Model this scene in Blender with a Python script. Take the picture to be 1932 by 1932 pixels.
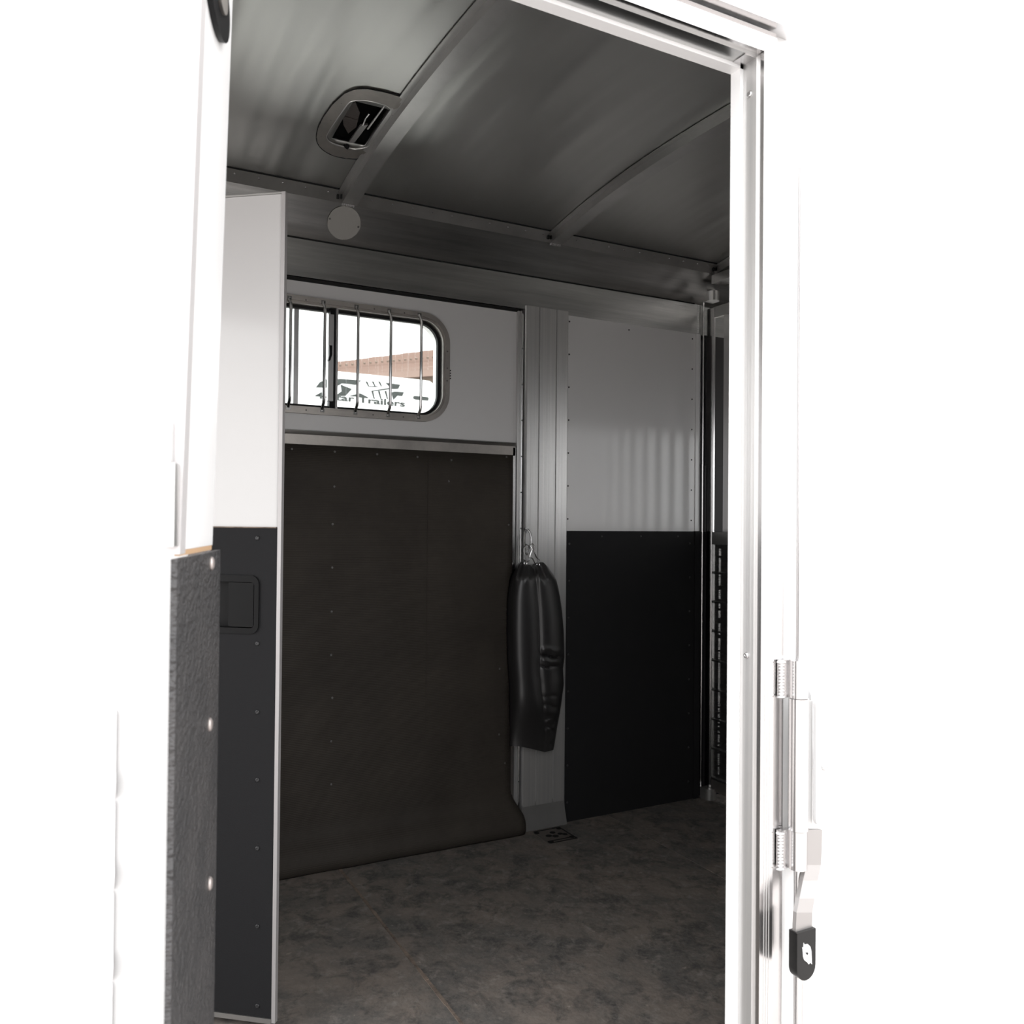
import bpy, bmesh, math, random
from mathutils import Vector, Matrix
from mathutils.geometry import tessellate_polygon
random.seed(7)
PI = math.pi
for o in list(bpy.data.objects):
    bpy.data.objects.remove(o, do_unlink=True)
sc = bpy.context.scene
COL = sc.collection

# ------------------------------------------------------------------ camera
FPX, W = 1589.1, 1932.0
YAW, PITCH, ROLL, HC = math.radians(27.99), math.radians(0.70), math.radians(0.5345), 1.15
fw = Vector((math.sin(YAW)*math.cos(PITCH), math.cos(YAW)*math.cos(PITCH), math.sin(PITCH)))
rt = Vector((math.cos(YAW), -math.sin(YAW), 0)); up = rt.cross(fw)
R2 = rt*math.cos(ROLL) + up*math.sin(ROLL)
U2 = -rt*math.sin(ROLL) + up*math.cos(ROLL)
CAM = Vector((0, 0, HC))
cd = bpy.data.cameras.new('camera'); cam = bpy.data.objects.new('camera', cd); COL.objects.link(cam)
cd.sensor_width = 36; cd.sensor_height = 36; cd.lens = 36*FPX/W; cd.clip_start = 0.02; cd.clip_end = 300
cam.matrix_world = Matrix(((R2.x, U2.x, -fw.x, 0), (R2.y, U2.y, -fw.y, 0), (R2.z, U2.z, -fw.z, HC), (0, 0, 0, 1)))
cd.dof.use_dof = True; cd.dof.focus_distance = 2.2; cd.dof.aperture_fstop = 10
sc.camera = cam

def at(px, py, axis, val):
    """point on the plane axis=val that the photograph's pixel (px, py) shows"""
    d = fw*FPX + R2*(px-966) + U2*(966-py)
    return CAM + d*((val-CAM[axis])/d[axis])
def atY(px, py, Y): return at(px, py, 1, Y)

# ------------------------------------------------------------------ world: bright overcast sky
SKY = 2.6
wd = bpy.data.worlds.new('overcast'); sc.world = wd; wd.use_nodes = True
nt = wd.node_tree; nt.nodes.clear()
wo = nt.nodes.new('ShaderNodeOutputWorld'); bg = nt.nodes.new('ShaderNodeBackground')
tc = nt.nodes.new('ShaderNodeTexCoord'); nz = nt.nodes.new('ShaderNodeTexNoise'); cr = nt.nodes.new('ShaderNodeValToRGB')
nz.inputs['Scale'].default_value = 2.2; nz.inputs['Detail'].default_value = 4
cr.color_ramp.elements[0].position = 0.3; cr.color_ramp.elements[0].color = (.72, .75, .77, 1)
cr.color_ramp.elements[1].position = 0.6; cr.color_ramp.elements[1].color = (1, .99, .985, 1)
nt.links.new(tc.outputs['Generated'], nz.inputs['Vector']); nt.links.new(nz.outputs['Fac'], cr.inputs['Fac'])
nt.links.new(cr.outputs['Color'], bg.inputs['Color']); bg.inputs['Strength'].default_value = SKY
nt.links.new(bg.outputs[0], wo.inputs[0])
sc.view_settings.view_transform = 'Standard'; sc.view_settings.look = 'None'
sc.view_settings.exposure = 0.5; sc.view_settings.gamma = 1; sc.view_settings.use_curve_mapping = False
sc.cycles.use_denoising = True; sc.cycles.max_bounces = 12; sc.cycles.diffuse_bounces = 6
sc.cycles.glossy_bounces = 6; sc.cycles.transparent_max_bounces = 12
sc.cycles.sample_clamp_indirect = 6
sc.cycles.caustics_reflective = False; sc.cycles.caustics_refractive = False

sl_ = bpy.data.lights.new('hazy_sun', 'SUN'); sl_.energy = 3.5; sl_.angle = math.radians(25); sl_.color = (1, .975, .95)
so_ = bpy.data.objects.new('hazy_sun', sl_); COL.objects.link(so_)
so_.rotation_euler = Vector((.45, .22, .86)).to_track_quat('Z', 'Y').to_euler()

def portal(name, loc, rot, sx, sy):
    l = bpy.data.lights.new(name, 'AREA'); l.shape = 'RECTANGLE'; l.size = sx; l.size_y = sy
    l.cycles.is_portal = True
    o = bpy.data.objects.new(name, l); COL.objects.link(o); o.location = loc; o.rotation_euler = rot

# ------------------------------------------------------------------ materials
def mat(name, base, rough=.5, metal=0., spec=.5, coat=0., bump=None, vary=None, aniso=0.):
    """bump=(scale xyz, detail, strength, distance); vary=(scale xyz, other colour, lo, hi)"""
    m = bpy.data.materials.new(name); m.use_nodes = True
    n = m.node_tree; b = n.nodes['Principled BSDF']
    b.inputs['Base Color'].default_value = (*base, 1); b.inputs['Roughness'].default_value = rough
    b.inputs['Metallic'].default_value = metal; b.inputs['Specular IOR Level'].default_value = spec
    b.inputs['Coat Weight'].default_value = coat; b.inputs['Coat Roughness'].default_value = .12
    b.inputs['Anisotropic'].default_value = aniso
    t = n.nodes.new('ShaderNodeTexCoord')
    def noise(scale, detail, rgh=.55):
        mp = n.nodes.new('ShaderNodeMapping'); mp.inputs['Scale'].default_value = scale
        z = n.nodes.new('ShaderNodeTexNoise'); z.inputs['Scale'].default_value = 1; z.inputs['Detail'].default_value = detail
        z.inputs['Roughness'].default_value = rgh
        n.links.new(t.outputs['Object'], mp.inputs['Vector']); n.links.new(mp.outputs[0], z.inputs['Vector'])
        return z.outputs['Fac']
    if vary:
        f = noise(vary[0], 6, .65); r = n.nodes.new('ShaderNodeValToRGB')
        r.color_ramp.elements[0].position = vary[2]; r.color_ramp.elements[0].color = (*base, 1)
        r.color_ramp.elements[1].position = vary[3]; r.color_ramp.elements[1].color = (*vary[1], 1)
        n.links.new(f, r.inputs['Fac']); n.links.new(r.outputs['Color'], b.inputs['Base Color'])
    if bump:
        bs = bump if isinstance(bump, list) else [bump]; prev = None
        for s, d, st, ds in bs:
            bp = n.nodes.new('ShaderNodeBump'); bp.inputs['Strength'].default_value = st; bp.inputs['Distance'].default_value = ds
            n.links.new(noise(s, d), bp.inputs['Height'])
            if prev: n.links.new(prev, bp.inputs['Normal'])
            prev = bp.outputs['Normal']
        n.links.new(prev, b.inputs['Normal'])
    return m

M = {}
M['alu']     = mat('mill_aluminium', (.62, .61, .60), .32, .85, bump=((3, 3, 3), 2, .25, .01), vary=((5, 5, 5), (.50, .50, .49), .35, .7))
M['alu_v']   = mat('extruded_aluminium_vertical', (.68, .67, .66), .32, .68, bump=((220, 220, .6), 3, .18, .002), vary=((60, 60, .8), (.56, .56, .56), .35, .7))
M['alu_h']   = mat('extruded_aluminium_lengthwise', (.60, .60, .59), .28, 1, bump=((1.2, 60, 90), 3, .15, .002), vary=((1.5, 20, 30), (.38, .385, .385), .35, .7))
M['alu_dull']= mat('dull_aluminium', (.50, .47, .44), .48, 1, bump=((20, 20, 20), 3, .25, .003), vary=((8, 8, 8), (.36, .34, .32), .35, .7))
M['roof']    = mat('roof_sheet_aluminium', (.60, .60, .58), .34, 1, bump=[((6.5, .45, 1), 2, .55, .02), ((30, 2, 2), 2, .06, .003)], vary=((4, .6, 2), (.56, .56, .545), .3, .7))
M['bright']  = mat('polished_aluminium', (.66, .65, .65), .20, 1, bump=((80, 80, 2), 2, .12, .002))
M['satin']   = mat('satin_aluminium_trim', (.62, .60, .60), .50, .6)
M['chrome']  = mat('zinc_plated_steel', (.55, .55, .55), .20, 1)
M['screw']   = mat('steel_screw', (.16, .155, .15), .45, .8)
M['blkscrew']= mat('black_screw', (.03, .03, .032), .4, 0, .6)
M['pinkscrew']= mat('plain_rivet', (.45, .40, .38), .35, .6)
M['white']   = mat('white_liner_panel', (.83, .82, .815), .42, 0, .3, coat=.9, bump=((1.2, 1.2, .5), 1, .08, .01))
M['whiteout']= mat('white_painted_skin', (.90, .895, .895), .30, 0, .5, coat=.3, bump=((1.5, 1.5, 1.5), 1, .08, .01))
M['kick']    = mat('black_rubber_liner', (.021, .021, .0225), .60, 0, .13, bump=((320, 320, 320), 3, .35, .0012))
M['pebble']  = mat('pebbled_black_rubber', (.040, .039, .040), .44, 0, .5, bump=((110, 110, 170), 2, 1.0, .007), vary=((9, 9, 9), (.060, .057, .057), .4, .7))
M['plastic'] = mat('black_plastic', (.010, .010, .0105), .45, 0, .16)
M['dark']    = mat('dark_cavity', (.010, .010, .010), .8, 0, .2)
M['seal']    = mat('black_rubber_seal', (.012, .012, .012), .6, 0, .3)
M['bag']     = mat('black_vinyl', (.018, .017, .0178), .42, 0, .9, bump=((260, 260, 260), 2, .15, .0008))
M['weld']    = mat('weld_bead', (.74, .73, .73), .38, 1, bump=((200, 200, 200), 2, .4, .002))
M['dirt']    = mat('seam_dirt', (.34, .27, .22), .9, 0, .2, vary=((30, 30, 30), (.16, .13, .11), .35, .7))
M['shadeliner'] = mat('shade_darkened_liner', (.055, .053, .054), .5, 0, .3)  # dimness of the front stall put into the liner colour
M['anchor']  = mat('dusty_anchor_steel', (.17, .15, .135), .6, .3, .3)
M['ground']  = mat('pale_gravel', (.46, .44, .43), .9, 0, .2, bump=((30, 30, 30), 6, .6, .02), vary=((3, 3, 3), (.36, .34, .33), .3, .7))
M['tile']    = mat('clay_roof_tile', (.33, .235, .20), .85, 0, .2, vary=((1, 1, 1), (.28, .20, .17), .3, .7))
M['stucco']  = mat('brown_stucco', (.17, .13, .105), .9, 0, .2, bump=((20, 20, 20), 5, .4, .02))
M['graphic'] = mat('grey_graphic_print', (.050, .055, .053), .7, 0, .2, vary=((25, 25, 25), (.075, .08, .077), .3, .7))
M['sticker'] = mat('white_sticker', (.92, .92, .93), .25, 0, .5, coat=.5)

def floor_mat(name, a, b, c):
    m = bpy.data.materials.new(name); m.use_nodes = True; n = m.node_tree; p = n.nodes['Principled BSDF']
    p.inputs['Roughness'].default_value = .78; p.inputs['Specular IOR Level'].default_value = .25
    t = n.nodes.new('ShaderNodeTexCoord')
    def N(sc_, det, lo, hi, c0, c1, dist=0.):
        z = n.nodes.new('ShaderNodeTexNoise'); z.inputs['Scale'].default_value = sc_; z.inputs['Detail'].default_value = det
        z.inputs['Roughness'].default_value = .68; z.inputs['Distortion'].default_value = dist
        r = n.nodes.new('ShaderNodeValToRGB'); r.color_ramp.elements[0].position = lo; r.color_ramp.elements[1].position = hi
        r.color_ramp.elements[0].color = (*c0, 1); r.color_ramp.elements[1].color = (*c1, 1)
        n.links.new(t.outputs['Object'], z.inputs['Vector']); n.links.new(z.outputs['Fac'], r.inputs['Fac'])
        return r.outputs['Color'], z.outputs['Fac']
    base, _ = N(4.5, 10, .40, .62, a, b, .3)
    blot, _ = N(24, 10, .54, .68, (0, 0, 0), (1, 1, 1), .3)
    dark, _ = N(13, 12, .48, .62, (0, 0, 0), (1, 1, 1), .5)
    fine, _ = N(90, 6, .45, .62, (0, 0, 0), (1, 1, 1))
    speck, sf = N(30, 5, .66, .73, (0, 0, 0), (1, 1, 1))
    def mix(f, A, Bc, k):
        x = n.nodes.new('ShaderNodeMix'); x.data_type = 'RGBA'
        mu = n.nodes.new('ShaderNodeMath'); mu.operation = 'MULTIPLY'; mu.inputs[1].default_value = k
        n.links.new(f, mu.inputs[0]); n.links.new(mu.outputs[0], x.inputs['Factor'])
        n.links.new(A, x.inputs[6]); x.inputs[7].default_value = (*Bc, 1)
        return x.outputs[2]
    k1 = mix(dark, base, (.080, .080, .080), .75)
    k2 = mix(blot, k1, c, .45)
    k2 = mix(fine, k2, (.30, .27, .24), .28)
    k3 = mix(speck, k2, (.50, .43, .36), .6)
    n.links.new(k3, p.inputs['Base Color'])
    bp = n.nodes.new('ShaderNodeBump'); bp.inputs['Strength'].default_value = .6; bp.inputs['Distance'].default_value = .006
    z = n.nodes.new('ShaderNodeTexNoise'); z.inputs['Scale'].default_value = 28; z.inputs['Detail'].default_value = 8
    n.links.new(t.outputs['Object'], z.inputs['Vector']); n.links.new(z.outputs['Fac'], bp.inputs['Height'])
    n.links.new(bp.outputs[0], p.inputs['Normal'])
    return m
M['floor'] = floor_mat('dusty_rubber_flooring', (.275, .235, .205), (.165, .157, .148), (.44, .40, .36))

def woven():
    m = mat('ribbed_rubber_mat', (.036, .030, .025), .66, 0, .30, vary=((2.2, 2.2, 2.2), (.058, .049, .040), .35, .7))
    n = m.node_tree; t = n.nodes.new('ShaderNodeTexCoord'); p = n.nodes['Principled BSDF']
    w = n.nodes.new('ShaderNodeTexWave'); w.wave_type = 'BANDS'; w.bands_direction = 'Z'; w.inputs['Scale'].default_value = 55
    w.inputs['Distortion'].default_value = .3
    b1 = n.nodes.new('ShaderNodeBump'); b1.inputs['Strength'].default_value = .35; b1.inputs['Distance'].default_value = .0015
    z = n.nodes.new('ShaderNodeTexNoise'); z.inputs['Scale'].default_value = 3.5; z.inputs['Detail'].default_value = 3; z.inputs['Distortion'].default_value = .6
    b2 = n.nodes.new('ShaderNodeBump'); b2.inputs['Strength'].default_value = .5; b2.inputs['Distance'].default_value = .02
    n.links.new(t.outputs['Object'], w.inputs['Vector']); n.links.new(t.outputs['Object'], z.inputs['Vector'])
    n.links.new(w.outputs['Fac'], b1.inputs['Height']); n.links.new(z.outputs['Fac'], b2.inputs['Height'])
    n.links.new(b2.outputs[0], b1.inputs['Normal']); n.links.new(b1.outputs[0], p.inputs['Normal'])
    return m
M['mat'] = woven()

def glass():
    m = bpy.data.materials.new('window_glass'); m.use_nodes = True; n = m.node_tree; n.nodes.clear()
    o = n.nodes.new('ShaderNodeOutputMaterial'); mx = n.nodes.new('ShaderNodeMixShader')
    tr = n.nodes.new('ShaderNodeBsdfTransparent'); gl = n.nodes.new('ShaderNodeBsdfGlossy'); fr = n.nodes.new('ShaderNodeFresnel')
    tr.inputs[0].default_value = (.93, .96, .95, 1); gl.inputs['Roughness'].default_value = .03; fr.inputs['IOR'].default_value = 1.45
    n.links.new(fr.outputs[0], mx.inputs[0]); n.links.new(tr.outputs[0], mx.inputs[1]); n.links.new(gl.outputs[0], mx.inputs[2])
    n.links.new(mx.outputs[0], o.inputs[0]); return m
M['glass'] = glass()

# ------------------------------------------------------------------ object helpers
def tag(o, label=None, cat=None, group=None, kind=None):
    if label: o['label'] = label
    if cat: o['category'] = cat
    if group: o['group'] = group
    if kind: o['kind'] = kind
    return o
def parent(o, p):
    o.parent = p
    q = p; off = Vector((0, 0, 0))
    while q is not None:
        off += q.location; q = q.parent
        if q is not None: off += Vector((0, 0, 0))
    o.matrix_parent_inverse = Matrix.Identity(4)
    return o
ORG = {}
def link(name, me, m, par=None, org=None, smooth=False):
    """me holds world coordinates; the object's origin goes to org (default: its bounding-box base centre)"""
    vs = [v.co.copy() for v in me.vertices]
    if org is None:
        lo = Vector([min(v[i] for v in vs) for i in range(3)]); hi = Vector([max(v[i] for v in vs) for i in range(3)])
        org = Vector(((lo.x+hi.x)/2, (lo.y+hi.y)/2, lo.z))
    me.transform(Matrix.Translation(-Vector(org)))
    me.name = name
    o = bpy.data.objects.new(name, me); COL.objects.link(o)
    if m: me.materials.append(M[m])
    ORG[o.name] = Vector(org)
    if par is not None:
        o.parent = par; o.location = Vector(org) - ORG[par.name]
    else:
        o.location = org
    if smooth:
        for p in me.polygons: p.use_smooth = True
    return o
def obj(name, bm, m, par=None, org=None, smooth=False, bevel=0, seg=2):
    if bevel:
        bmesh.ops.bevel(bm, geom=[e for e in bm.edges if len(e.link_faces) == 2 and e.calc_face_angle(0) > .5], offset=bevel, segments=seg, affect='EDGES', profile=.6)
    bmesh.ops.recalc_face_normals(bm, faces=bm.faces)
    me = bpy.data.meshes.new(name); bm.to_mesh(me); bm.free()
    o = link(name, me, m, par, org, smooth)
    if smooth or bevel:
        for p in me.polygons: p.use_smooth = True
        try: me.set_sharp_from_angle(angle=math.radians(38))
        except Exception: pass
    return o
def empty(name, loc, par=None):
    o = bpy.data.objects.new(name, None); COL.objects.link(o); o.empty_display_size = .1
    ORG[o.name] = Vector(loc)
    if par is not None: o.parent = par; o.location = Vector(loc) - ORG[par.name]
    else: o.location = loc
    return o
def B(): return bmesh.new()
def box(bm, x0, x1, y0, y1, z0, z1):
    c = [(x, y, z) for x in (x0, x1) for y in (y0, y1) for z in (z0, z1)]
    v = [bm.verts.new(p) for p in c]
    for f in ((0,1,3,2), (4,6,7,5), (0,4,5,1), (2,3,7,6), (0,2,6,4), (1,5,7,3)): bm.faces.new([v[i] for i in f])
    return v
def boxo(name, x0, x1, y0, y1, z0, z1, m, par=None, bevel=0, **k):
    b = B(); box(b, x0, x1, y0, y1, z0, z1); return obj(name, b, m, par, bevel=bevel, **k)
def prism(bm, pts, vec, holes=()):
    """pts: planar loop (3D), extruded along vec; holes: list of loops"""
    vec = Vector(vec); loops = [[Vector(p) for p in pts]] + [[Vector(p) for p in h] for h in holes]
    tri = tessellate_polygon(loops); flat = [p for l in loops for p in l]
    a = [bm.verts.new(p) for p in flat]; b = [bm.verts.new(p+vec) for p in flat]
    if len(loops) == 1:
        bm.faces.new(a); bm.faces.new(b[::-1])
    else:
        for t in tri:
            bm.faces.new([a[i] for i in t]); bm.faces.new([b[i] for i in reversed(t)])
    k = 0
    for l in loops:
        n = len(l)
        for i in range(n):
            j = (i+1) % n; bm.faces.new([a[k+i], a[k+j], b[k+j], b[k+i]])
        k += n
def rrect(x0, x1, z0, z1, r, n=8, f=lambda a, b: (a, b)):
    out = []
    for cx, cz, a0 in ((x1-r, z1-r, 0), (x0+r, z1-r, 90), (x0+r, z0+r, 180), (x1-r, z0+r, 270)):
        for i in range(n+1):
            a = math.radians(a0 + 90*i/n); out.append(f(cx+r*math.cos(a), cz+r*math.sin(a)))
    return out
def tube(bm, pts, r, n=10, closed=False, cap=True):
    P = [Vector(p) for p in pts]; N = len(P); rings = []
    rr = r if isinstance(r, (list, tuple)) else [r]*N
    prev = None
    for i in range(N):
        a = P[(i-1) % N] if (closed or i > 0) else P[i]; c = P[(i+1) % N] if (closed or i < N-1) else P[i]
        t = (c-a).normalized()
        if prev is None:
            h = Vector((0, 0, 1)) if abs(t.z) < .9 else Vector((1, 0, 0)); s = t.cross(h).normalized()
        else:
            s = (prev - t*prev.dot(t)).normalized()
        prev = s; q = t.cross(s)
        rings.append([bm.verts.new(P[i] + (s*math.cos(2*PI*k/n) + q*math.sin(2*PI*k/n))*rr[i]) for k in range(n)])
    for i in range(N if closed else N-1):
        A, C = rings[i], rings[(i+1) % N]
        for k in range(n): bm.faces.new([A[k], A[(k+1) % n], C[(k+1) % n], C[k]])
    if cap and not closed: bm.faces.new(rings[0][::-1]); bm.faces.new(rings[-1])
# screw heads, shared meshes
_sm = {}
def screw(par, loc, nrm, r, m='screw', name='screw', label=None):
    key = (round(r, 4), m)
    if key not in _sm:
        b = B(); n = 8; rings = []
        for rr, h in ((1, 0), (.92, .28), (.6, .46)):
            rings.append([b.verts.new((r*rr*math.cos(2*PI*k/n), r*rr*math.sin(2*PI*k/n), r*h)) for k in range(n)])
        for A, C in zip(rings, rings[1:]):
            for k in range(n): b.faces.new([A[k], A[(k+1) % n], C[(k+1) % n], C[k]])
        d = [b.verts.new((r*.3*math.cos(2*PI*k/4), r*.3*math.sin(2*PI*k/4), r*.30)) for k in range(4)]
        for k in range(4):
            b.faces.new([rings[2][2*k], rings[2][2*k+1], d[k]]); b.faces.new([rings[2][2*k+1], rings[2][(2*k+2) % 8], d[(k+1) % 4], d[k]])
        b.faces.new(d); b.faces.new(rings[0][::-1])
        bmesh.ops.recalc_face_normals(b, faces=b.faces)
        me = bpy.data.meshes.new(name); b.to_mesh(me); b.free(); me.materials.append(M[m]); _sm[key] = me
        for p in me.polygons: p.use_smooth = True
    o = bpy.data.objects.new(name, _sm[key]); COL.objects.link(o)
    if par is not None: o.parent = par; o.location = Vector(loc) - ORG[par.name]
    else: o.location = loc
    o.rotation_euler = Vector(nrm).to_track_quat('Z', 'Y').to_euler()
    if label: o['label'] = label
    return o

# ------------------------------------------------------------------ key planes (metres)
YB = 2.773          # face of the far wall's lining
XC = 2.345          # corner where the stall gate starts
YO, YI = .95, .99   # outer and inner face of the near wall
XJ0, XJ1 = .145, .914   # doorway
ZH = 1.857
XL, XR = -1.35, 4.70
YC = (YB+YI)/2
ZR = 1.953          # underside of the upper beam

# ================================================================== SETTING
# ground outside
g = boxo('ground', -40, 60, -30, 60, -.55, -.45, 'ground'); tag(g, kind='structure')

# floor: a bed with rubber mats laid edge to edge
fl = boxo('floor', XL, XR, YO, YB+.06, -.12, -.016, 'alu_dull'); tag(fl, kind='structure')
def floor_piece(x0, x1, y0, y1):
    b = B(); box(b, x0, x1, y0, y1, -.015, 0); return obj('rubber_mat', b, 'floor', fl, bevel=.0022, seg=1)
floor_piece(XL+.01, -.396, YI, YB+.045); floor_piece(-.392, .8165, YI, YB+.045)
s1, s2 = .8215, 1.905
floor_piece(s1, s2, YI, YB+.045); floor_piece(s2+.004, 3.1, YI, YB+.045); floor_piece(3.104, XR-.01, YI, YB+.045)
# packed dust in the seam between mats
b = B(); n = 60
for i in range(n):
    y0 = YI + (YB-YI)*i/n; y1 = YI + (YB-YI)*(i+1)/n; wv = .0030+.0022*random.random()
    box(b, .819-wv, .819+wv, y0, y1, -.014, .0016+.0014*random.random())
obj('seam_dust', b, 'dirt', fl)
boxo('seam_dust', s2-.001, s2+.005, YI, YB, -.014, -.003, 'seal', fl)

# far wall -----------------------------------------------------------
WIN = dict(x0=.44, x1=1.197, z0=1.521, z1=1.872, r=.085)       # window cut-out
def win_loop(y, d=0, n=10): return rrect(WIN['x0']+d, WIN['x1']-d, WIN['z0']+d, WIN['z1']-d, WIN['r']-d, n, lambda a, c: (a, y, c))
FW = dict(x0=3.0, x1=3.75, z0=1.42, z1=1.85, r=.07)              # window of the front stall, far side
b = B()
prism(b, [(XL, 2.845, -.1), (XR, 2.845, -.1), (XR, 2.845, 2.24), (XL, 2.845, 2.24)], (0, .03, 0),
      [win_loop(2.845, .004), rrect(FW['x0'], FW['x1'], FW['z0'], FW['z1'], FW['r'], 6, lambda a, c: (a, 2.845, c))])
wb = obj('wall_far', b, 'whiteout'); tag(wb, kind='structure')
# lining right of the post: white above, black rubber below
p0 = 1.712
b = B(); box(b, p0, XC, YB, YB+.02, 1.118, ZR+.01); wp = obj('white_lining_panel', b, 'white', wb, bevel=.0015, seg=1)
b = B(); box(b, p0-.004, XC-.006, YB-.006, YB+.03, 0.0, 1.119); kp = obj('black_kick_panel', b, 'kick', wb, bevel=.002, seg=1)
boxo('edge_strip', XC, XC+.024, YB-.004, YB+.03, 1.12, ZR, 'white', wb, bevel=.001)
boxo('edge_strip', XC-.004, XC+.024, YB-.012, YB+.03, 0, 1.12, 'kick', wb, bevel=.001)
for k in range(7):
    screw(wp, (p0+.006, YB-.0003, 1.165+.1275*k), (0, -1, 0), .0035, 'blkscrew')
    screw(wp, (XC-.018, YB-.0003, 1.165+.1275*k), (0, -1, 0), .0035, 'blkscrew')
screw(wp, (2.0, YB-.0003, 1.93), (0, -1, 0), .0035, 'blkscrew')
for k in range(8):
    screw(kp, (p0+.010, YB-.0063, .075+.142*k), (0, -1, 0), .0045, 'blkscrew')
    screw(kp, (XC-.030, YB-.0063, .075+.142*k), (0, -1, 0), .0045, 'blkscrew')
for k in range(3): screw(kp, (p0+.16+.19*k, YB-.0063, 1.098), (0, -1, 0), .004, 'blkscrew')
# the lining goes on beyond the stall gate, its colour darkened for the shade there
boxo('shaded_lining_panel', XC+.025, XR, YB+.002, YB+.02, 1.119, 1.40, 'shadeliner', wb)
boxo('shaded_lining_panel', XC+.05, 2.95, YB, YB+.02, 1.4005, ZR, 'shadeliner', wb)
boxo('shaded_lining_panel', 3.80, XR, YB, YB+.02, 1.4005, ZR, 'shadeliner', wb)
boxo('black_kick_panel', XC+.05, XR, YB-.006, YB+.03, 0, 1.118, 'kick', wb)

# extruded post with two grooves
PX0, PX1, PF = 1.520, 1.709, YB-.010
prof = [(PX0, YB+.06), (PX0, PF+.006), (PX0+.003, PF+.001), (PX0+.008, PF)]
for gx in (PX0+.060, PX0+.135):
    prof += [(gx-.003, PF), (gx-.0015, PF+.004), (gx+.0015, PF+.004), (gx+.003, PF)]
prof += [(PX1-.003, PF), (PX1, PF+.003), (PX1, YB+.06)]
b = B(); prism(b, [(x, y, 0) for x, y in prof], (0, 0, 1.966)); post = obj('aluminium_post', b, 'alu_v', wb)
b = B()   # bent foot flange of the post
prism(b, [(PX0, PF+.002, .100), (PX0, PF-.004, .060), (PX0, PF-.022, .002), (PX0, PF+.002, .002)], (PX1-PX0-.002, 0, 0))
obj('foot_flange', b, 'alu', wb, bevel=.001, seg=1)
# upper beam, sloping fascia and eave rail, all running the length of the trailer
b = B()
prism(b, [(XL, YB-.003, ZR), (XL, YB-.003, 2.077), (XL, YB+.07, 2.09), (XL, YB+.07, ZR)], (XC+.03-XL, 0, 0))
beam = obj('upper_beam', b, 'alu_h', wb, bevel=.002)
boxo('weld_strip', XL, XC-.01, YB-.004, YB+.004, 2.0765, 2.0815, 'seal', wb)
b = B()
prism(b, [(XL, YB, 2.079), (XL, YB-.009, 2.088), (XL, YB-.034, 2.124), (XL, YB-.059, 2.160), (XL, YB-.082, 2.190), (XL, YB-.07, 2.21), (XL, YB+.06, 2.10)], (XR-XL, 0, 0))
fas = obj('sloping_fascia', b, 'alu_h', wb, bevel=0, smooth=True)
# beam beyond the gate
boxo('upper_beam', XC+.034, XR, YB+.01, YB+.07, ZR, 2.09, 'alu_h', wb)
# weld dots near the right end
b = B()
for k in range(16): box(b, XC+.006, XC+.010, YB-.006, YB, 1.958+.0075*k, 1.963+.0075*k)
obj('weld_bead', b, 'weld', wb)

# ceiling -------------------------------------------------------------
HALF, ZE, ZA = 2.646-YC, 2.217, 2.278
def arc(y, ze=ZE, za=ZA):
    t = (y-YC)/HALF; return za - (za-ze)*(abs(t)**2.2)
ny, nx = 80, 360
bm = B(); grid = []
for i in range(nx+1):
    x = XL + (XR-XL)*i/nx; row = []
    for j in range(ny+1):
        y = YC - (HALF+.02) + 2*(HALF+.02)*j/ny
        row.append(bm.verts.new((x, y, arc(y))))
    grid.append(row)
for i in range(nx):
    for j in range(ny): bm.faces.new([grid[i][j], grid[i+1][j], grid[i+1][j+1], grid[i][j+1]])
VX0, VX1, VY0, VY1 = .590, .760, 2.130, 2.410          # vent opening
inv = [f for f in bm.faces if .67 < f.calc_center_median().x < .775 and 2.18 < f.calc_center_median().y < 2.40]
bmesh.ops.delete(bm, geom=inv, context='FACES')
me = bpy.data.meshes.new('ceiling'); bm.to_mesh(me); bm.free()
ce = link('ceiling', me, 'roof', smooth=True); tag(ce, kind='structure')
so = ce.modifiers.new('thickness', 'SOLIDIFY'); so.thickness = .012; so.offset = 1 if ce.data.polygons[0].normal.z > 0 else -1
# outer weather skin above
b = B(); oo = [(YO-.02, 2.24), (YC-.55, 2.44), (YC+.55, 2.44), (YB+.11, 2.24)]
prism(b, [(XL-.02, y, z) for y, z in oo] + [(XL-.02, y, z-.006) for y, z in oo[::-1]], (XR-XL+.04, 0, 0))
ro = obj('outer_roof_skin', b, 'whiteout', ce)
for side in (1, -1):
    y0 = YC + side*HALF; y1 = YC + side*(HALF+.045)
    b = B()
    prism(b, [(XL, y0, ZE+.001), (XL, y1, 2.190), (XL, y1+side*.02, 2.20), (XL, y0+side*.01, ZE+.012)], (XR-XL, 0, 0))
    er = obj('eave_rail', b, 'alu', ce, bevel=.0008, seg=1)
    nr = Vector((0, -side*(.028), -.045)).normalized()
    if side == 1:
        seal = boxo('rail_seal', XL, XR, y0-.004, y0+.002, ZE-.002, ZE+.004, 'seal', ce)
        k = 0; x = .30
        while x < 2.3:
            if not any(abs(x-rx) < .045 for rx in (.80, 1.59)):
                yy = y0+.016; zz = ZE - (yy-y0)*.6 - .001
                screw(er, (x, yy, zz), nr, .0033, 'bright', 'rivet')
            x += .0725
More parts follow.
